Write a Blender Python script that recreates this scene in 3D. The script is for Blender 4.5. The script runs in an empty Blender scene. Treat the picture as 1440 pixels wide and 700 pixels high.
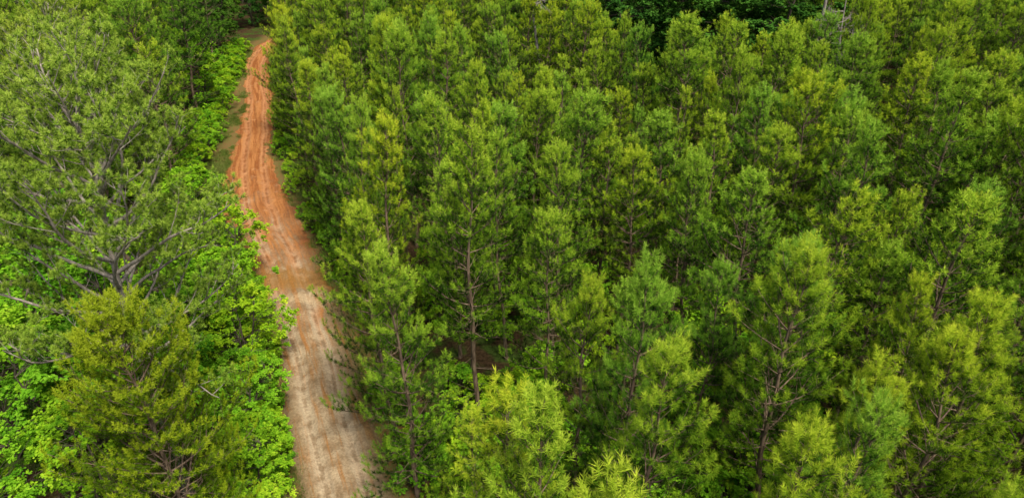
import bpy, math, random
import numpy as np
from mathutils import Vector, noise as mnoise

random.seed(7); rng = np.random.default_rng(7)
scene = bpy.context.scene
scene.view_settings.view_transform = 'Standard'
scene.view_settings.look = 'None'
scene.view_settings.exposure = 0

# ------------------------------------------------------------------ helpers
def nrm(a):
    return a / np.maximum(np.linalg.norm(a, axis=-1, keepdims=True), 1e-9)

class Builder:
    def __init__(s):
        s.v=[]; s.f=[]; s.m=[]; s.t=[]; s.n=0; s.sm=[]
    def add(s, verts, tris, mat, tint, smooth=False):
        s.v.append(np.asarray(verts,dtype=np.float32)); s.f.append(np.asarray(tris,dtype=np.int32)+s.n)
        s.m.append(np.full(len(tris),mat,dtype=np.int32)); s.t.append(np.broadcast_to(np.asarray(tint,dtype=np.float32),(len(verts),)))
        s.sm.append(np.full(len(tris),smooth,dtype=bool)); s.n+=len(verts)
    def tube(s, pts, rad, k, mat=0, tint=0.5):
        P=np.asarray(pts,dtype=float); n=len(P)
        if n<2: return
        T=np.gradient(P,axis=0); T=nrm(T)
        ref=np.tile(np.array([[0.0,0.0,1.0]]),(n,1)); 
        if abs(T[0][2])>0.8: ref[:]=[1,0,0]
        A=nrm(np.cross(T,ref)); B=np.cross(T,A)
        ang=np.arange(k)*2*math.pi/k
        R=np.asarray(rad,dtype=float)[:,None,None]
        V=P[:,None,:]+R*(A[:,None,:]*np.cos(ang)[None,:,None]+B[:,None,:]*np.sin(ang)[None,:,None])
        V=V.reshape(-1,3)
        i=np.arange(n-1)[:,None]*k; j=np.arange(k)[None,:]; j2=(j+1)%k
        a=(i+j).ravel(); b=(i+j2).ravel(); c=(i+k+j2).ravel(); d=(i+k+j).ravel()
        s.add(V, np.concatenate([np.stack([a,b,c],1),np.stack([a,c,d],1)]), mat, tint, True)
    def mesh(s, name, mats):
        V=np.concatenate(s.v); F=np.concatenate(s.f); M=np.concatenate(s.m); T=np.concatenate(s.t); S=np.concatenate(s.sm)
        me=bpy.data.meshes.new(name)
        me.vertices.add(len(V)); me.vertices.foreach_set('co',V.ravel())
        me.loops.add(len(F)*3); me.loops.foreach_set('vertex_index',F.ravel())
        me.polygons.add(len(F)); me.polygons.foreach_set('loop_start',np.arange(len(F),dtype=np.int32)*3)
        me.polygons.foreach_set('material_index',M); me.polygons.foreach_set('use_smooth',S)
        me.update(calc_edges=True)
        at=me.attributes.new('tint','FLOAT','POINT'); at.data.foreach_set('value',np.ascontiguousarray(T,dtype=np.float32))
        for m in mats: me.materials.append(m)
        return me

def needles(b, P, D, Ls, tint, n=26, nl=0.19, w=0.014, amin=18, amax=58, mat=1):
    P=np.asarray(P); D=nrm(np.asarray(D)); Ls=np.asarray(Ls); tint=np.asarray(tint)
    M=len(P); up=np.array([0.13,0.21,0.97])
    A=nrm(np.cross(D,up)+1e-5); B=np.cross(D,A)
    t=rng.random((M,n)); phi=rng.random((M,n))*2*math.pi
    al=np.radians(amax-(amax-amin)*t+rng.normal(0,8,(M,n)))
    base=P[:,None]+D[:,None]*(Ls[:,None]*t)[...,None]
    d=D[:,None]*np.cos(al)[...,None]+(A[:,None]*np.cos(phi)[...,None]+B[:,None]*np.sin(phi)[...,None])*np.sin(al)[...,None]
    ln=nl*(0.7+0.5*rng.random((M,n)))
    tip=base+d*ln[...,None]; tip[...,2]-=0.012
    side=nrm(np.cross(d,rng.normal(size=(M,n,3))))*(w/2)
    V=np.stack([base-side,base+side,tip],axis=2).reshape(-1,3)
    F=np.arange(M*n*3).reshape(-1,3)
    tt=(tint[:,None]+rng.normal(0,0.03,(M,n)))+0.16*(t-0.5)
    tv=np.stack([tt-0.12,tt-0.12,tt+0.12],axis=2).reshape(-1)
    b.add(V,F,mat,np.clip(tv,0,1))

def emit(b,S,n_tip,n_in,nl,w,amin,amax):
    for tipf,n in ((True,n_tip),(False,n_in)):
        Q=[s for s in S if (len(s)==5)==tipf]
        if Q: needles(b,[s[0] for s in Q],[s[1] for s in Q],[s[2] for s in Q],[s[3] for s in Q],n,nl*(0.92 if tipf else 1.05),w,amin,amax)

def leaves(b, P, N, size, tint, mat=1):
    M=len(P); N=nrm(N)
    a=nrm(np.cross(N,rng.normal(size=(M,3)))); c=np.cross(N,a)
    s=(size*(0.7+0.6*rng.random(M)))[:,None]
    fold=N*s*0.12
    p0=P-a*s*0.5; p1=P+c*s*0.36+fold; p2=P+a*s*0.55; p3=P-c*s*0.36+fold
    V=np.stack([p0,p1,p2,p3],1).reshape(-1,3)
    i=np.arange(M)*4
    F=np.concatenate([np.stack([i,i+1,i+2],1),np.stack([i,i+2,i+3],1)])
    b.add(V,F,mat,np.repeat(np.clip(tint,0,1),4))

# ------------------------------------------------------------------ materials
def newmat(name):
    m=bpy.data.materials.new(name); m.use_nodes=True
    nt=m.node_tree; nt.nodes.clear()
    return m, nt, nt.nodes, nt.links

def ramp(N, stops):
    r=N.new('ShaderNodeValToRGB'); e=r.color_ramp.elements
    while len(e)>1: e.remove(e[0])
    e[0].position=stops[0][0]; e[0].color=(*stops[0][1],1)
    for p,c in stops[1:]:
        x=e.new(p); x.color=(*c,1)
    return r

def foliage_mat(name, stops, lo=(0.84,0.95,1.15), hi=(1.42,1.12,0.75), transl=0.25):
    m,nt,N,L=newmat(name)
    at=N.new('ShaderNodeAttribute'); at.attribute_name='tint'
    r=ramp(N,stops); L.new(at.outputs['Fac'],r.inputs[0])
    oi=N.new('ShaderNodeObjectInfo')
    mv=N.new('ShaderNodeMix'); mv.data_type='RGBA'; L.new(oi.outputs['Random'],mv.inputs[0])
    mv.inputs[6].default_value=(*lo,1); mv.inputs[7].default_value=(*hi,1)
    mx=N.new('ShaderNodeMix'); mx.data_type='RGBA'; mx.blend_type='MULTIPLY'; mx.inputs[0].default_value=1
    L.new(r.outputs[0],mx.inputs[6]); L.new(mv.outputs[2],mx.inputs[7])
    p=N.new('ShaderNodeBsdfDiffuse'); L.new(mx.outputs[2],p.inputs['Color'])
    t=N.new('ShaderNodeBsdfTranslucent'); L.new(mx.outputs[2],t.inputs[0])
    s=N.new('ShaderNodeMixShader'); s.inputs[0].default_value=transl
    L.new(p.outputs[0],s.inputs[1]); L.new(t.outputs[0],s.inputs[2])
    o=N.new('ShaderNodeOutputMaterial'); L.new(s.outputs[0],o.inputs[0])
    return m

def bark_mat(name,c1,c2,scale=6):
    m,nt,N,L=newmat(name)
    tc=N.new('ShaderNodeTexCoord'); mp=N.new('ShaderNodeMapping'); mp.inputs['Scale'].default_value=(scale,scale,scale*0.25)
    L.new(tc.outputs['Object'],mp.inputs[0])
    n=N.new('ShaderNodeTexNoise'); n.inputs['Scale'].default_value=2; n.inputs['Detail'].default_value=2; L.new(mp.outputs[0],n.inputs[0])
    r=ramp(N,[(0.35,c1),(0.65,c2)]); L.new(n.outputs[0],r.inputs[0])
    p=N.new('ShaderNodeBsdfDiffuse')
    L.new(r.outputs[0],p.inputs['Color'])
    o=N.new('ShaderNodeOutputMaterial'); L.new(p.outputs[0],o.inputs[0])
    return m

BARK=bark_mat('pine_bark',(0.09,0.065,0.045),(0.21,0.155,0.11))
BARKG=bark_mat('grey_bark',(0.18,0.155,0.13),(0.37,0.33,0.28))
BARKD=bark_mat('dead_wood',(0.16,0.14,0.12),(0.32,0.29,0.26))
BARKB=bark_mat('broadleaf_bark',(0.05,0.045,0.035),(0.13,0.11,0.08))
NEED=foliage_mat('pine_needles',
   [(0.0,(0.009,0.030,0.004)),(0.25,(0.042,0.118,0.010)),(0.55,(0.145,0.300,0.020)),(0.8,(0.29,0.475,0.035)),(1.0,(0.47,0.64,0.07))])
NEEDBIG=foliage_mat('mature_pine_needles',
   [(0.0,(0.030,0.070,0.010)),(0.3,(0.13,0.24,0.025)),(0.65,(0.34,0.49,0.055)),(1.0,(0.50,0.62,0.10))],(0.95,0.98,1.0),(1.1,1.0,0.9))
OLIVE=foliage_mat('olive_needles',
   [(0.0,(0.03,0.070,0.004)),(0.35,(0.12,0.22,0.009)),(0.75,(0.28,0.38,0.015)),(1.0,(0.40,0.49,0.03))],(1,1,1),(1,1,1))
LEAF=foliage_mat('broadleaf_leaves',
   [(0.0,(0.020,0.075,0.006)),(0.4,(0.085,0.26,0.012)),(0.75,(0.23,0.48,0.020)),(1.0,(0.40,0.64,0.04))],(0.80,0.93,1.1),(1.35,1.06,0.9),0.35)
LEAFD=foliage_mat('shaded_broadleaf_leaves',
   [(0.0,(0.010,0.036,0.006)),(0.4,(0.028,0.090,0.012)),(0.75,(0.06,0.165,0.018)),(1.0,(0.12,0.26,0.03))])  # leaf colour darkened to carry the shade on the tall far wood
GRASSM=foliage_mat('grass_blades',
   [(0.0,(0.05,0.08,0.015)),(0.5,(0.12,0.18,0.03)),(0.8,(0.20,0.25,0.06)),(1.0,(0.36,0.34,0.14))],(1,1,1),(1,1,1))

# ------------------------------------------------------------------ tree generators
UP=np.array([0,0,1.0])
def rv(s=1.0): return np.array([random.gauss(0,s),random.gauss(0,s),random.gauss(0,s)])
def unit(v): return v/(np.linalg.norm(v)+1e-9)

def pine_branch(b, S, p0, az, el, L, r0, t0, step=0.25, curl=0.06, subang=46, sub_sp=0.20, shoot_sp=0.20):
    d=np.array([math.cos(az)*math.cos(el),math.sin(az)*math.cos(el),math.sin(el)])
    pts=[p0]; n=max(2,int(L/step)); p=p0
    dirs=[d]
    for i in range(n):
        d=unit(d+UP*curl+rv(0.06)); p=p+d*(L/n); pts.append(p); dirs.append(d)
    b.tube(pts,[r0*(1-0.8*i/n)+0.003 for i in range(n+1)],4,0)
    s=0.27*L; side=1
    while s<L:
        k=min(n-1,int(s/L*n)); f=s/L*n-k
        q=pts[k]*(1-f)+pts[k+1]*f; dd=dirs[k+1]
        sv=unit(np.cross(dd,UP))*side; side=-side
        a=math.radians(subang+random.uniform(-14,14))
        sd=unit(dd*math.cos(a)+sv*math.sin(a)+UP*random.uniform(0.0,0.75))
        sl=((L-s)*0.5*random.uniform(0.6,1.25)+0.18)
        m=max(1,int(sl/shoot_sp)); sp=[q]; c=q
        for j in range(m):
            sd=unit(sd+UP*0.11+rv(0.06)); c=c+sd*(sl/m); sp.append(c)
            o=(s/L)
            tint=t0+0.20*o+0.10*(j+1)/m+random.gauss(0,0.07)  # paler outward: younger growth, plus crown-interior shade put into the tint
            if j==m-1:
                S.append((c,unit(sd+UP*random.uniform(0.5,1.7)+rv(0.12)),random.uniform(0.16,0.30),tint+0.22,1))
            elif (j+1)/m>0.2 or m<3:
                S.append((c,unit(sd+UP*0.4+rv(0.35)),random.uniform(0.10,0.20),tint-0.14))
        if m>1: b.tube([sp[0],sp[len(sp)//2],sp[-1]],[0.008+0.003*sl,0.006,0.004],3,0)
        s+=sub_sp*random.uniform(0.7,1.4)
    for j in range(max(2,int(L*0.6/0.17))):
        u=1-0.55*random.random(); k=min(n-1,int(u*n))
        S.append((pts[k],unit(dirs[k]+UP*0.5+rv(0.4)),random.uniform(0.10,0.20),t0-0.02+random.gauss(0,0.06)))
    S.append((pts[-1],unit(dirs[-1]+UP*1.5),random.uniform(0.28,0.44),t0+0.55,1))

def make_pine(name, seed, Ht=12.5, cb=0.3, R=2.2, mat=None, nt=34, nn=17, nl=0.18, w=0.020, elb=8, prof=0.78, sub_sp=0.20, whorl=1.08, tb=0.0, amax=80):
    random.seed(seed); b=Builder(); S=[]
    ph=[random.uniform(0,6) for _ in range(4)]
    def tr(z): return np.array([0.12*math.sin(z*0.5+ph[0])+0.05*math.sin(z*1.4+ph[1]),0.12*math.sin(z*0.45+ph[2])+0.05*math.sin(z*1.3+ph[3]),z])-np.array([0.12*math.sin(ph[0])+0.05*math.sin(ph[1]),0.12*math.sin(ph[2])+0.05*math.sin(ph[3]),0])
    zs=np.linspace(0,Ht,18); b.tube([tr(z)+(0,0,-0.2 if z==0 else 0) for z in zs],[0.105*(1-z/Ht)**0.8+0.010+(0.05 if z==0 else 0) for z in zs],8,0)
    z=1.5
    while z<cb*Ht:
        for _ in range(random.randint(1,3)):
            az=random.uniform(0,6.28); l=random.uniform(0.4,1.5); e=random.uniform(-0.2,0.3)
            d=np.array([math.cos(az)*math.cos(e),math.sin(az)*math.cos(e),math.sin(e)])
            b.tube([tr(z),tr(z)+d*l*0.5+rv(0.03),tr(z)+d*l+rv(0.08)],[0.014,0.01,0.004],3,0)
        z+=random.uniform(0.4,0.8)
    asym=random.uniform(0,6.28); aa=random.uniform(0.05,0.34)
    while z<Ht-0.3:
        rel=(Ht-z)/(Ht*(1-cb)); nb=random.randint(4,6) if rel>0.12 else random.randint(3,5); a0=random.uniform(0,6.28)
        wl=random.uniform(0.70,1.18)
        for i in range(nb):
            az=a0+i*6.283/nb+random.uniform(-0.4,0.4)
            L=(R*(min(1,rel*1.45)**prof)*random.uniform(0.58,1.22)*wl+0.32)*(1+aa*math.cos(az-asym))
            if rel>0.75: L*=1-0.6*(rel-0.75)
            if random.random()<0.07: L*=0.4
            L=min(L,(Ht-z)*1.05+0.35)
            el=math.radians(60-(60-elb)*min(1,rel*1.25)+random.uniform(-13,13))
            t0=tb-0.02+0.42*(1-rel)**1.0  # crown shade painted into the tint: dark low down, bright at the top
            pine_branch(b,S,tr(z+random.uniform(-0.12,0.12)),az,el,L,0.009+0.008*L,t0,sub_sp=sub_sp)
        z+=random.uniform(0.52,0.78)*(0.60 if rel<0.25 else 1)*whorl
    top=tr(Ht)
    S.append((top-UP*0.1,UP+rv(0.05),0.5,0.95,1)); S.append((top-UP*0.45,UP+rv(0.05),0.4,0.8,1))
    for _ in range(5): S.append((top-UP*random.uniform(0.1,0.3),unit(UP+rv(0.4)*np.array([1,1,0])),0.28,0.85,1))
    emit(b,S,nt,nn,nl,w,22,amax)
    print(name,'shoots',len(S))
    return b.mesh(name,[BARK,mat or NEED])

def make_mature_pine(name, seed, Ht=19, cb=0.5, R=4.6, nlimb=34):
    random.seed(seed); b=Builder(); S=[]
    ph=[random.uniform(0,6) for _ in range(2)]
    def tr(z):
        k=max(0,z/Ht-0.3)
        return np.array([0.35*math.sin(z*0.33+ph[0])*k*2,0.35*math.sin(z*0.3+ph[1])*k*2,z])
    zs=np.linspace(0,Ht-0.8,22); b.tube([tr(z)+(0,0,-0.2 if z==0 else 0) for z in zs],[0.19*(1-z/Ht)**0.75+0.02+(0.08 if z==0 else 0) for z in zs],10,0)
    for i in range(nlimb):
        f=(i+random.random())/nlimb; z=Ht*(cb+(0.97-cb)*f); rel=1-f
        az=i*2.4+random.uniform(-0.4,0.4)
        L=R*(0.32+0.78*math.sin(min(1,rel*1.35+0.18)*math.pi*0.6))*random.uniform(0.75,1.12)
        el=math.radians(58-52*rel+random.uniform(-8,10))
        d=np.array([math.cos(az)*math.cos(el),math.sin(az)*math.cos(el),math.sin(el)])
        n=max(4,int(L/0.35)); p=tr(z); pts=[p]; dirs=[d]
        for j in range(n):
            d=unit(d+UP*0.03+rv(0.09)); p=p+d*(L/n); pts.append(p); dirs.append(d)
        r0=0.014+0.011*L
        b.tube(pts,[r0*(1-0.85*j/n)+0.005 for j in range(n+1)],6,0)
        s=0.36*L; side=1
        while s<L:
            k=min(n-1,int(s/L*n)); q=pts[k]; dd=dirs[k+1]
            sv=unit(np.cross(dd,UP))*side; side=-side
            a=math.radians(random.uniform(30,65)); sd=unit(dd*math.cos(a)+sv*math.sin(a)+UP*random.uniform(0.0,0.7))
            sl=(L-s)*0.5*random.uniform(0.6,1.1)+0.6
            m=max(3,int(sl/0.25)); c=q; sp=[q]; d2=sd; dl=[sd]
            for j in range(m):
                d2=unit(d2+UP*0.05+rv(0.09)); c=c+d2*(sl/m); sp.append(c); dl.append(d2)
            b.tube(sp,[0.014*(1-0.8*j/m)+0.004 for j in range(m+1)],4,0)
            for j in range(int(m*0.35),m+1):
                for _ in range(random.randint(1,3)):
                    td=unit(dl[j]*0.6+rv(0.6)*np.array([1,1,0.4])+UP*0.6); tl=random.uniform(0.15,0.45)
                    e=sp[j]+td*tl
                    b.tube([sp[j],e],[0.007,0.005],3,0)
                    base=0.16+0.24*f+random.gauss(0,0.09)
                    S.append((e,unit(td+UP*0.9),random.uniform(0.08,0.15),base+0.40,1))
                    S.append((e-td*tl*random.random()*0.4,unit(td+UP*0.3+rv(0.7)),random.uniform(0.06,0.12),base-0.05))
            s+=random.uniform(0.28,0.48)
    for i in range(9):
        z=Ht*random.uniform(0.3,cb+0.05); az=random.uniform(0,6.28); L=random.uniform(0.8,2.6); d=np.array([math.cos(az),math.sin(az),0.12]); p=tr(z); pts=[p]
        for j in range(5): d=unit(d+rv(0.13)); p=p+d*L/5; pts.append(p)
        b.tube(pts,[0.03,0.026,0.02,0.016,0.01,0.005],5,0)
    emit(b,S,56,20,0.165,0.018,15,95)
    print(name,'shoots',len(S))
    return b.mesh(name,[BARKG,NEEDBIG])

def make_broadleaf(name, seed, Ht=7, R=2.4, nclump=110, per=110, lsize=0.15, mat=None, trunk=0.1, low=0.12, crad=0.55):
    random.seed(seed); b=Builder()
    stems=random.randint(1,3); forks=[]
    for s in range(stems):
        az=random.uniform(0,6.28); d=unit(np.array([math.cos(az)*0.25*(stems>1),math.sin(az)*0.25*(stems>1),1])); p=np.array([0,0,-0.1]); pts=[p]
        for j in range(8): d=unit(d+rv(0.07)+UP*0.05); p=p+d*Ht*0.85/8; pts.append(p)
        b.tube(pts,[trunk*(1-0.85*j/8)+0.01 for j in range(9)],7,0); forks+=pts[1:]
    forks=np.array(forks); P=[];N=[];T=[]
    lobes=[(random.uniform(0,6.28),random.uniform(0.1,0.95),random.uniform(0.7,1.15)) for _ in range(9)]
    for i in range(nclump):
        hz=low+(1-low)*random.random()**0.8; az=random.uniform(0,6.28)
        prof=math.sin(math.pi*min(1,(0.14+0.86*hz))**0.9*0.98)**0.6
        lm=1.0
        for (la,lh,lr) in lobes:
            dd=(1-math.cos(az-la))*1.2+((hz-lh)*3)**2
            lm+= (lr-0.85)*math.exp(-dd*2)*1.4
        rr=R*prof*lm*(0.35+0.65*random.random()**0.45)
        c=np.array([math.cos(az)*rr,math.sin(az)*rr,hz*Ht])
        dist=np.linalg.norm(forks-c+UP*0.8,axis=1); q=forks[np.argmin(dist)]
        mid=(q+c)/2+UP*(-0.1)+rv(0.12)
        b.tube([q,mid,c],[0.02+0.008*Ht/7,0.015,0.006],4,0)
        cr=crad*random.uniform(0.65,1.25)
        m=int(per*random.uniform(0.6,1.2))
        nt=max(4,m//12); 
        out=unit(c-np.array([0,0,hz*Ht*0.75]))
        tw=rng.normal(size=(nt,3)); tw=nrm(nrm(tw)*1.0+out*0.6+np.array([0,0,0.15])); tw[:,2]*=0.6
        idx=rng.integers(0,nt,m); u=rng.random(m)**0.6
        pp=c+tw[idx]*(u*cr)[:,None]+rng.normal(0,0.06*cr+0.02,(m,3)); pp[:,2]-=0.15*cr*u*u
        nn=rng.normal(0,0.45,(m,3))+np.array([0,0,0.9])+out*0.35
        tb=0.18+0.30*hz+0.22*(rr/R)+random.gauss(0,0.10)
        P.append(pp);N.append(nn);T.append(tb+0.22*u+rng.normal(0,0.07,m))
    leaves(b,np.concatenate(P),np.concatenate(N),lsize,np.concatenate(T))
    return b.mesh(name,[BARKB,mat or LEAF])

def make_snag(name, seed, Ht, r, nb=14):
    random.seed(seed); b=Builder()
    pts=[];p=np.array([0,0,-0.2]);d=np.array([0.02,0,1.0])
    for j in range(15): pts.append(p); d=unit(d+rv(0.03)); p=p+d*Ht/14
    b.tube(pts,[r*(1-0.75*j/14) for j in range(15)],10,0)
    def br(q,d,L,rr,dep):
        n=6; ps=[q]; 
        for j in range(n):
            d=unit(d+rv(0.16)+UP*0.03); q=q+d*L/n; ps.append(q)
            if dep and j>1:
                for _ in range(2): br(q,unit(d+rv(0.6)),L*random.uniform(0.3,0.55),rr*0.45,dep-1)
        b.tube(ps,[rr*(1-0.8*j/n)+0.004 for j in range(n+1)],5,0)
    for i in range(nb):
        k=random.randint(6,13); az=random.uniform(0,6.28)
        br(pts[k],np.array([math.cos(az),math.sin(az),random.uniform(0,0.6)]),random.uniform(1.2,3.4),r*0.28,2)
    return b.mesh(name,[BARKD])

pine_meshes=[make_pine('pine_mesh_%d'%i,100+i,Ht=12.5,cb=random.Random(i).uniform(0.24,0.36),R=random.Random(i+50).uniform(1.9,2.5)) for i in range(10)]
near_meshes=[make_pine('near_pine_mesh_%d'%i,160+i,Ht=12.5,cb=0.26,R=2.0+0.15*i,nt=66,nn=32,nl=0.185,w=0.0105) for i in range(4)]
edge_meshes=[make_pine('edge_pine_mesh_%d'%i,130+i,Ht=12.5,cb=0.07,R=2.5,prof=0.7,tb=0.05,nt=46,nn=23,w=0.0145) for i in range(4)]
mature=[make_mature_pine('mature_pine_mesh',11,Ht=18,cb=0.42,R=5.1,nlimb=46), make_mature_pine('mature_pine_mesh_b',23,Ht=17,cb=0.42,R=3.6,nlimb=34)]
olive=make_pine('olive_mesh',77,Ht=12.5,cb=0.10,R=3.4,mat=OLIVE,nt=44,nn=30,nl=0.14,w=0.019,elb=2,prof=0.6,sub_sp=0.16,whorl=0.70,tb=0.14)
bl=[make_broadleaf('broadleaf_mesh_%d'%i,300+i,Ht=7,R=2.3+0.2*i) for i in range(4)]
bush=[make_broadleaf('bush_mesh_%d'%i,350+i,Ht=2.6,R=1.3,nclump=30,per=80,lsize=0.14,trunk=0.03,low=0.05,crad=0.45) for i in range(3)]
big=[make_broadleaf('tall_broadleaf_mesh_%d'%i,400+i,Ht=18,R=4.6,nclump=200,per=120,lsize=0.28,mat=LEAFD,trunk=0.28,low=0.1,crad=1.15) for i in range(3)]

# ------------------------------------------------------------------ road layout (world metres)
ctrl=[(6,-30),(3.5,-12),(0.6,0),(-2.6,9),(-5.0,15),(-7.3,21.1),(-9.2,25.5),(-10.7,29.9),(-13.1,36.1),(-16.9,43.3),(-20.6,50.2),(-24.1,59),(-26.0,66),(-28.6,76),(-32.0,86),(-34.6,94),(-36,102),(-35,110),(-30,118),(-20,126),(0,140),(40,200)]
cy=np.array([c[1] for c in ctrl],float); cx=np.array([c[0] for c in ctrl],float)
def roadx(y): return float(np.mean(np.interp(y+np.linspace(-3,3,7),cy,cx)))
HY=[-30,21,36,43,48,52,59,68,80,200]
HL=[2.2,2.1,2.3,2.4,3.4,3.3,2.1,1.6,1.6,1.6]
HR=[2.2,2.2,2.3,2.4,2.7,2.4,1.9,1.7,1.7,1.7]
def fbm(x,y,s,seed=0): return mnoise.fractal(Vector((x*s+seed,y*s-seed,seed*0.37)),1.0,2.0,4)
b=Builder()
NC=64; ys=[]; y=-30.0
while y<200: ys.append(y); y+=0.25 if 12<y<100 else 1.0
V=[];AC=[]
for y in ys:
    x=roadx(y); dx=(roadx(y+0.5)-roadx(y-0.5)); nx,ny=unit(np.array([1,-dx]))
    hl=np.interp(y,HY,HL)+0.5*fbm(0,y,0.3,3)+0.3*fbm(0,y,1.6,4); hr=np.interp(y,HY,HR)+0.5*fbm(0,y,0.3,8)+0.3*fbm(0,y,1.6,9)
    for j in range(NC):
        f=j/(NC-1); a=-hl+(hl+hr)*f
        px,py=x+nx*a,y+ny*a
        e=min(f,1-f)*2
        wob=0.25*math.sin(y*0.13)+0.18*fbm(0,y,0.2,5)
        rut=math.exp(-((abs(a-wob)-0.82)/0.24)**2)
        z=0.19*min(1,e*5)-0.035-0.18*rut+0.045*fbm(px,py,0.9,2)+0.03*fbm(px,py,3.5,6)+0.07*math.exp(-(a/0.4)**2)
        z+=0.26*math.exp(-((y-36.9-0.25*a-0.5*fbm(px,py,0.6,14))/0.5)**2)*min(1,e*3)
        z-=0.05*math.exp(-((y-38.8)/1.0)**2)*min(1,e*3)
        if y>42: z-=0.12*math.exp(-((a-0.1-0.6*math.sin(y*0.23))/0.18)**2)*min(1,e*3)
        if e<=0: z=-0.06
        V.append((px,py,max(z,0.006) if e>0.12 else z)); AC.append(a-wob)
F=[]
for i in range(len(ys)-1):
    for j in range(NC-1):
        a=i*NC+j; F+= [(a,a+1,a+NC+1),(a,a+NC+1,a+NC)]
b.add(np.array(V),np.array(F),0,np.array(AC),True)

m,nt,N,L=newmat('clay_road')
geo=N.new('ShaderNodeNewGeometry'); sep=N.new('ShaderNodeSeparateXYZ'); L.new(geo.outputs['Position'],sep.inputs[0])
at=N.new('ShaderNodeAttribute'); at.attribute_name='tint'
def mth(op,a,b_=None,c=None):
    n=N.new('ShaderNodeMath'); n.operation=op
    for i,v in enumerate((a,b_,c)):
        if v is None: continue
        if isinstance(v,(int,float)): n.inputs[i].default_value=v
        else: L.new(v,n.inputs[i])
    return n.outputs[0]
def mrange(v,a,b_,c=0.0,d=1.0,smooth=True):
    n=N.new('ShaderNodeMapRange'); n.interpolation_type='SMOOTHSTEP' if smooth else 'LINEAR'
    L.new(v,n.inputs[0]); n.inputs[1].default_value=a; n.inputs[2].default_value=b_; n.inputs[3].default_value=c; n.inputs[4].default_value=d
    return n.outputs[0]
def noise(vec,scale,detail=6,rough=0.6,dist=0.0):
    n=N.new('ShaderNodeTexNoise'); n.inputs['Scale'].default_value=scale; n.inputs['Detail'].default_value=detail; n.inputs['Roughness'].default_value=rough; n.inputs['Distortion'].default_value=dist
    if vec is not None: L.new(vec,n.inputs[0])
    return n.outputs[0]
def mix(f,a,b_,bt='MIX'):
    n=N.new('ShaderNodeMix'); n.data_type='RGBA'; n.blend_type=bt
    if isinstance(f,(int,float)): n.inputs[0].default_value=f
    else: L.new(f,n.inputs[0])
    for i,v in ((6,a),(7,b_)):
        if isinstance(v,tuple): n.inputs[i].default_value=(*v,1)
        else: L.new(v,n.inputs[i])
    return n.outputs[2]
cmb=N.new('ShaderNodeCombineXYZ'); L.new(at.outputs['Fac'],cmb.inputs[0]); L.new(mth('MULTIPLY',sep.outputs[1],0.07),cmb.inputs[1])
streak=noise(cmb.outputs[0],3.0,6,0.6,0.2)
blot=noise(geo.outputs['Position'],0.35,4,0.6)
mid=noise(geo.outputs['Position'],1.3,6,0.65)
fine=noise(geo.outputs['Position'],9,5,0.7)
yy=mth('ADD',sep.outputs[1],mth('MULTIPLY',mth('SUBTRACT',blot,0.5),30.0))
yy=mth('ADD',yy,mth('MULTIPLY',mth('SUBTRACT',streak,0.5),40.0))
far=mrange(yy,29,54)
tan=mix(mrange(mid,0.35,0.68),(0.23,0.155,0.085),(0.39,0.30,0.19))
tan=mix(mrange(streak,0.48,0.62),tan,(0.29,0.145,0.05))
red=mix(mrange(streak,0.40,0.60),(0.25,0.085,0.022),(0.40,0.170,0.055))
red=mix(mth('MULTIPLY',mrange(mid,0.56,0.70),0.7),red,(0.46,0.25,0.12))
col=mix(far,tan,red)
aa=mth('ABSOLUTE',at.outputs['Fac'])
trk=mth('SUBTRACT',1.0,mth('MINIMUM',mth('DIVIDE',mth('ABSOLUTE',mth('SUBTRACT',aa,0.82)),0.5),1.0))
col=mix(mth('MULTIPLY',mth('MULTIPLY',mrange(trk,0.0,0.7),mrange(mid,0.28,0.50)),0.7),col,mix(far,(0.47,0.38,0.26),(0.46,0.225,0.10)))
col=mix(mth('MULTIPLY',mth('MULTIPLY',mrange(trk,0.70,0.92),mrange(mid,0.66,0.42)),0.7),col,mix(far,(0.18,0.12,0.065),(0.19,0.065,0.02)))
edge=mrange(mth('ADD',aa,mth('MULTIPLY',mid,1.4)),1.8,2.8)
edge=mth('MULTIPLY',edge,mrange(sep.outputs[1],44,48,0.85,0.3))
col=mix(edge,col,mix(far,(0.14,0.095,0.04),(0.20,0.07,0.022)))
wy=mth('ADD',sep.outputs[1],mth('MULTIPLY',mth('SUBTRACT',mid,0.5),4.0))
wet=mth('MULTIPLY',mrange(wy,37.1,38.4),mrange(wy,39.2,41.5,1.0,0.0))
col=mix(mth('MULTIPLY',wet,0.7),col,(0.26,0.13,0.028))
bar=mth('MULTIPLY',mrange(wy,35.8,36.6),mrange(wy,36.7,37.4,1.0,0.0))
col=mix(mth('MULTIPLY',bar,0.45),col,(0.46,0.34,0.20))
col=mix(0.9,col,mix(mrange(fine,0.3,0.7),(0.70,0.68,0.66),(1.15,1.15,1.15)),'MULTIPLY')
p=N.new('ShaderNodeBsdfPrincipled'); L.new(col,p.inputs['Base Color']); p.inputs['Specular IOR Level'].default_value=0.2
L.new(mrange(wet,0,1,0.92,0.55),p.inputs['Roughness'])
bp=N.new('ShaderNodeBump'); bp.inputs['Strength'].default_value=1.0; bp.inputs['Distance'].default_value=0.10
L.new(mth('ADD',mth('ADD',mid,streak),mth('MULTIPLY',fine,0.4)),bp.inputs['Height']); L.new(bp.outputs[0],p.inputs['Normal'])
o=N.new('ShaderNodeOutputMaterial'); L.new(p.outputs[0],o.inputs[0])
me=b.mesh('dirt_road',[m]); ob=bpy.data.objects.new('dirt_road',me); scene.collection.objects.link(ob)

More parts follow.
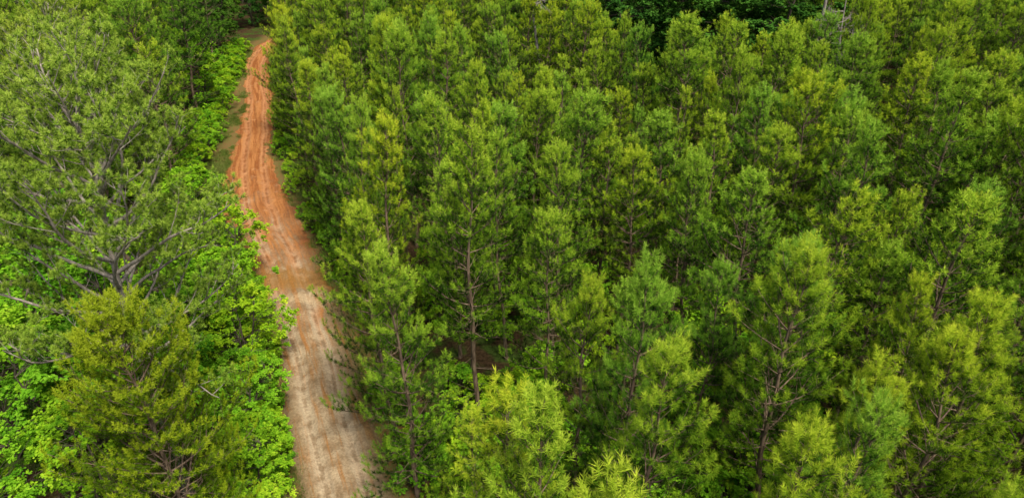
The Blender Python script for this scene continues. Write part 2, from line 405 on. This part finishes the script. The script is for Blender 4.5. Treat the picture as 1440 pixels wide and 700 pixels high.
# ------------------------------------------------------------------ ground
def gz(x,y):
    dr=abs(x-roadx(y)); k=min(1,max(0,(dr-5)/10))
    return k*(0.35*math.sin(x*0.06+1)*math.cos(y*0.05)+0.12*fbm(x,y,0.2,1)) 
gx=np.concatenate([np.linspace(-500,-75,18)[:-1],np.arange(-75,76,1.5),np.linspace(75,500,18)[1:]])
gy=np.concatenate([np.linspace(-300,-31.5,10)[:-1],np.arange(-31.5,160,1.5),np.linspace(160,700,18)[1:]])
V=[(x,y,gz(x,y)) for y in gy for x in gx]; nx_=len(gx); F=[]
for i in range(len(gy)-1):
    for j in range(nx_-1):
        a=i*nx_+j; F+=[(a,a+1,a+nx_+1),(a,a+nx_+1,a+nx_)]
b=Builder(); b.add(np.array(V),np.array(F),0,np.array([abs(v[0]-roadx(v[1])) for v in V]),True)
m,nt,N,L=newmat('forest_floor')
geo=N.new('ShaderNodeNewGeometry'); at=N.new('ShaderNodeAttribute'); at.attribute_name='tint'
n1=noise(geo.outputs['Position'],0.5,6); n2=noise(geo.outputs['Position'],5,6,0.7)
c=mix(mrange(n2,0.35,0.65),(0.028,0.019,0.010),(0.075,0.047,0.025))
c=mix(mrange(n1,0.45,0.60),c,mix(mrange(n2,0.4,0.6),(0.03,0.05,0.010),(0.055,0.09,0.018)))
sh=mrange(mth('ADD',at.outputs['Fac'],mth('MULTIPLY',n1,3.0)),3.6,6.0,1.0,0.0)
c=mix(mth('MULTIPLY',sh,0.8),c,mix(mrange(n2,0.4,0.62),(0.20,0.10,0.04),(0.13,0.14,0.045)))
p=N.new('ShaderNodeBsdfDiffuse'); L.new(c,p.inputs['Color'])
o=N.new('ShaderNodeOutputMaterial'); L.new(p.outputs[0],o.inputs[0])
ob=bpy.data.objects.new('ground',b.mesh('ground',[m])); scene.collection.objects.link(ob)

# ------------------------------------------------------------------ roadside grass (one object)
random.seed(5)
P=[];T=[]
def grass_patch(x,y,r,n,t):
    for _ in range(n):
        a=random.uniform(0,6.28); q=r*math.sqrt(random.random()); P.append((x+math.cos(a)*q,y+math.sin(a)*q,0)); T.append(t+random.gauss(0,0.12))
for _ in range(4300):
    y=random.uniform(12,100); side=random.choice((-1,1)); h=np.interp(y,HY,HL if side<0 else HR)
    if random.random()<0.25: y=random.uniform(54,86); side=-1; h=np.interp(y,HY,HL)
    ext=2.6 if (side<0 and 54<y<86) else 1.2
    off=h-0.45+abs(random.gauss(0,1))*ext*0.6
    x=roadx(y)+side*off
    if fbm(x,y,0.3,12)<-0.10 : continue
    grass_patch(x,y,0.30,24,0.5+0.3*fbm(x,y,0.5,20)+0.05)
P=np.array(P);T=np.array(T);M=len(P)
d=nrm(rng.normal(0,0.4,(M,3))+np.array([0,0,1.0])); ln=(0.10+0.24*rng.random(M))[:,None]
sd=nrm(np.cross(d,rng.normal(size=(M,3))))*0.014
V=np.stack([P-sd,P+sd,P+d*ln],1).reshape(-1,3)
b=Builder(); b.add(V,np.arange(M*3).reshape(-1,3),0,np.repeat(np.clip(T,0,1),3))
ob=bpy.data.objects.new('roadside_grass',b.mesh('roadside_grass',[GRASSM])); scene.collection.objects.link(ob)

# ------------------------------------------------------------------ planting
far_pines=bpy.data.collections.new('distant_pine_trees')
far_broad=bpy.data.collections.new('distant_broadleaf_trees')
under=bpy.data.collections.new('undergrowth')
def put(name,me,x,y,s=1.0,sxy=None,coll=None,rot=None,tilt=0.035):
    o=bpy.data.objects.new(name,me)
    o.location=(x,y,gz(x,y)); sxy=s if sxy is None else sxy
    o.scale=(sxy,sxy,s)
    o.rotation_euler=(random.gauss(0,tilt),random.gauss(0,tilt),random.randint(0,3)*math.pi/2+random.uniform(-0.15,0.15) if rot is None else rot)
    (coll or scene.collection).objects.link(o); return o

random.seed(21)
placed=[]
for (x,y,h,me) in [(-4.2,21.3,12.3,edge_meshes[1]),(-1.7,26.0,15.0,pine_meshes[0]),(7.1,11.8,12.8,near_meshes[2]),(-5.9,25.6,12.0,edge_meshes[3]),(-1.6,17.4,8.2,edge_meshes[0])]:
    put('pine_tree',me,x,y,h/12.5,min(1.12,h/12.5+0.03)); placed.append((x,y))
clear=[(0.2,20.4,2.2),(0.0,23.2,1.3)]
sp=3.25; rotg=0.22
def edge_far(x):
    return float(np.interp(x,[-40,-14,0,4,11,16,28,34,60,90],[150,150,90,76,70,61,62,84,95,95]))
for i in range(-20,75):
    for j in range(-30,75):
        gx_=i*sp; gy_=j*sp+ (i%2)*sp*0.5
        x=gx_*math.cos(rotg)-gy_*math.sin(rotg)+random.gauss(0,0.85); y=gx_*math.sin(rotg)+gy_*math.cos(rotg)+random.gauss(0,0.85)
        if y<4 or y>150: continue
        off=x-(roadx(y)+np.interp(y,HY,HR))
        if off<(1.1 if y<44 else (0.8 if y<54 else 2.3))+random.uniform(0,0.5): continue
        if x>0.78*y+12 or x<-0.78*y-12: continue
        if y>edge_far(x): continue
        if any((x-a)**2+(y-c_)**2<2.3**2 for a,c_ in placed): continue
        if any((x-a)**2+(y-c_)**2<r*r for a,c_,r in clear): continue
        if random.random()<0.06: continue
        placed.append((x,y)) if y<32 else None
        h=12.3+1.6*fbm(x,y,0.07,30)+random.gauss(0,1.35)
        if random.random()<0.08: h-=2.5
        s=h/12.5
        put('pine_tree',random.choice(edge_meshes if off<4 else (near_meshes if y<23 else pine_meshes)),x,y,s,s*random.uniform(0.82,1.2),None if y<46 else far_pines)
# left side ------------------------------------------------------
put('mature_pine_tree',mature[0],-14.5,21.4,1.0,1.0,rot=0.6,tilt=0.0)
put('cypress_tree',olive,-12.6,17.6,1.0,1.0,rot=1.0,tilt=0.0)
for (x,y,h,k) in [(-13.0,25.3,4.8,0),(-11.5,21.6,4.2,1),(-14.4,29.2,5.6,2),(-16.2,33.2,5.8,3),(-10.4,18.3,3.6,2),(-18.4,37.6,6.4,0),(-16.5,25.5,6.5,1),
                  (-17.6,29.5,7.0,3),(-19.5,24,7.5,0),(-17.3,20.2,6.0,2),(-21.5,28.5,8.5,1),(-20,18.8,6.0,3),(-23.5,23.5,8,2),(-15.8,16.8,4.6,0),(-21,33.5,7.5,2),
                  (-21.8,42.5,6.5,3),(-25.3,33,9,0),(-25.5,28,9,3),(-13.2,14.0,3.4,1),(-18,14.5,4.0,3),(-9.0,14.6,2.8,2),(-23,18.5,6,1)]:
    put('broadleaf_tree',bl[k],x,y,h/7,h/7*1.05)
put('broadleaf_tree',bl[1],0.1,20.4,6.2/7,0.85)
put('broadleaf_tree',bl[2],-1.0,23.6,3.2/7,0.45)
put('broadleaf_tree',bl[3],0.9,24.6,3.6/7,0.5)
put('mature_pine_tree',mature[1],-27.5,38.5,0.95,1.0,rot=2.0)
put('mature_pine_tree',mature[1],-31,47,0.95,1.0,rot=0.5)
random.seed(33)
for i in range(1100):
    y=random.uniform(36,140); x=random.uniform(-0.85*y-14,-20)
    le=roadx(y)-np.interp(y,HY,HL)
    marg=2.2+(1.1 if 54<y<86 else 0)
    if x>le-marg: continue
    if y<46 and x>-26: continue
    if any((x-a)**2+(y-c_)**2<2.8**2 for a,c_ in placed): continue
    placed.append((x,y))
    near=x>le-marg-4.5
    if y>88 and x>-58:
        if random.random()<0.34: s=random.uniform(0.6,0.85); put('broadleaf_tree',random.choice(big),x-1.5,y,s,s*0.9,far_broad)
        continue
    if near and random.random()<0.5 or random.random()<0.15:
        h=random.uniform(6,10); put('broadleaf_tree',random.choice(bl),x,y,h/7,h/7*1.0,None if y<50 else far_broad)
    else:
        h=random.uniform(12,15.5); s=h/12.5
        put('pine_tree',random.choice(pine_meshes),x,y,s,s*1.12,None if y<50 else far_pines)
random.seed(41); pl=[]
for i in range(500):
    x=random.uniform(-4,80); y=random.uniform(60,130)
    if y<edge_far(x)+6.5: continue
    if any((x-a)**2+(y-c_)**2<5.5**2 for a,c_ in pl): continue
    pl.append((x,y)); s=random.uniform(0.75,1.15)
    put('broadleaf_tree',random.choice(big),x,y,s,s*1.05,far_broad)
random.seed(51)
for i in range(620):
    y=random.uniform(10,100); side=random.choice((-1,1,-1)); h=np.interp(y,HY,HL if side<0 else HR)
    x=roadx(y)+side*(h+0.7+abs(random.gauss(0,1.3))+(1.4 if side<0 and 52<y<86 else 0))
    put('bush',random.choice(bush),x,y,random.uniform(0.2,0.6 if side>0 else 0.8),coll=under)
for i in range(420):
    y=random.uniform(6,62); x=random.uniform(-6,0.8*y+8)
    if x<roadx(y)+3: continue
    put('bush',random.choice(bush),x,y,random.uniform(0.4,1.2),coll=under)
for i in range(16):
    put('bush',random.choice(bush),random.uniform(-3.2,2.2),random.uniform(22.5,28),random.uniform(0.4,0.9),coll=under)
for nme,c_ in (('distant_pine_trees',far_pines),('distant_broadleaf_trees',far_broad),('undergrowth',under)):
    e=bpy.data.objects.new(nme,None); e.instance_type='COLLECTION'; e.instance_collection=c_; scene.collection.objects.link(e)
    print(nme,len(c_.objects))
put('dead_tree',make_snag('snag_a',5,19,0.22,2),3.1,64.5,1.0,1.0,rot=0,tilt=0)
o=put('dead_tree',make_snag('snag_b',6,17,0.34,6),27.6,65,1.0,1.0,rot=0,tilt=0); o.rotation_euler=(0,0.03,0)
put('dead_tree',make_snag('snag_c',9,13.5,0.2,16),30.6,65,1.0,1.0,rot=0,tilt=0)

# ------------------------------------------------------------------ light
SE,SA=math.radians(60),math.radians(145)    # elevation, azimuth (from +Y, clockwise)
w=bpy.data.worlds.new('World'); scene.world=w; w.use_nodes=True
N=w.node_tree.nodes; L=w.node_tree.links
sky=N.new('ShaderNodeTexSky'); sky.sky_type='NISHITA'; sky.sun_disc=False; sky.sun_elevation=SE; sky.sun_rotation=SA
sky.dust_density=5; sky.air_density=1.0
bg=N['Background']; L.new(sky.outputs[0],bg.inputs[0]); bg.inputs[1].default_value=0.15
sl=bpy.data.lights.new('sun','SUN'); sl.energy=4.8; sl.angle=math.radians(12); sl.color=(1.0,0.93,0.78)
so=bpy.data.objects.new('sun',sl); scene.collection.objects.link(so)
dv=Vector((math.sin(SA)*math.cos(SE),math.cos(SA)*math.cos(SE),math.sin(SE)))
so.rotation_euler=dv.to_track_quat('Z','Y').to_euler(); so.location=dv*100

# ------------------------------------------------------------------ camera
cd=bpy.data.cameras.new('camera'); cd.sensor_width=36; cd.lens=36*973/1440; cd.clip_end=2000; cd.clip_start=0.1
co=bpy.data.objects.new('camera',cd); scene.collection.objects.link(co)
co.location=(0,0,25); co.rotation_euler=(math.radians(60),0,0); scene.camera=co
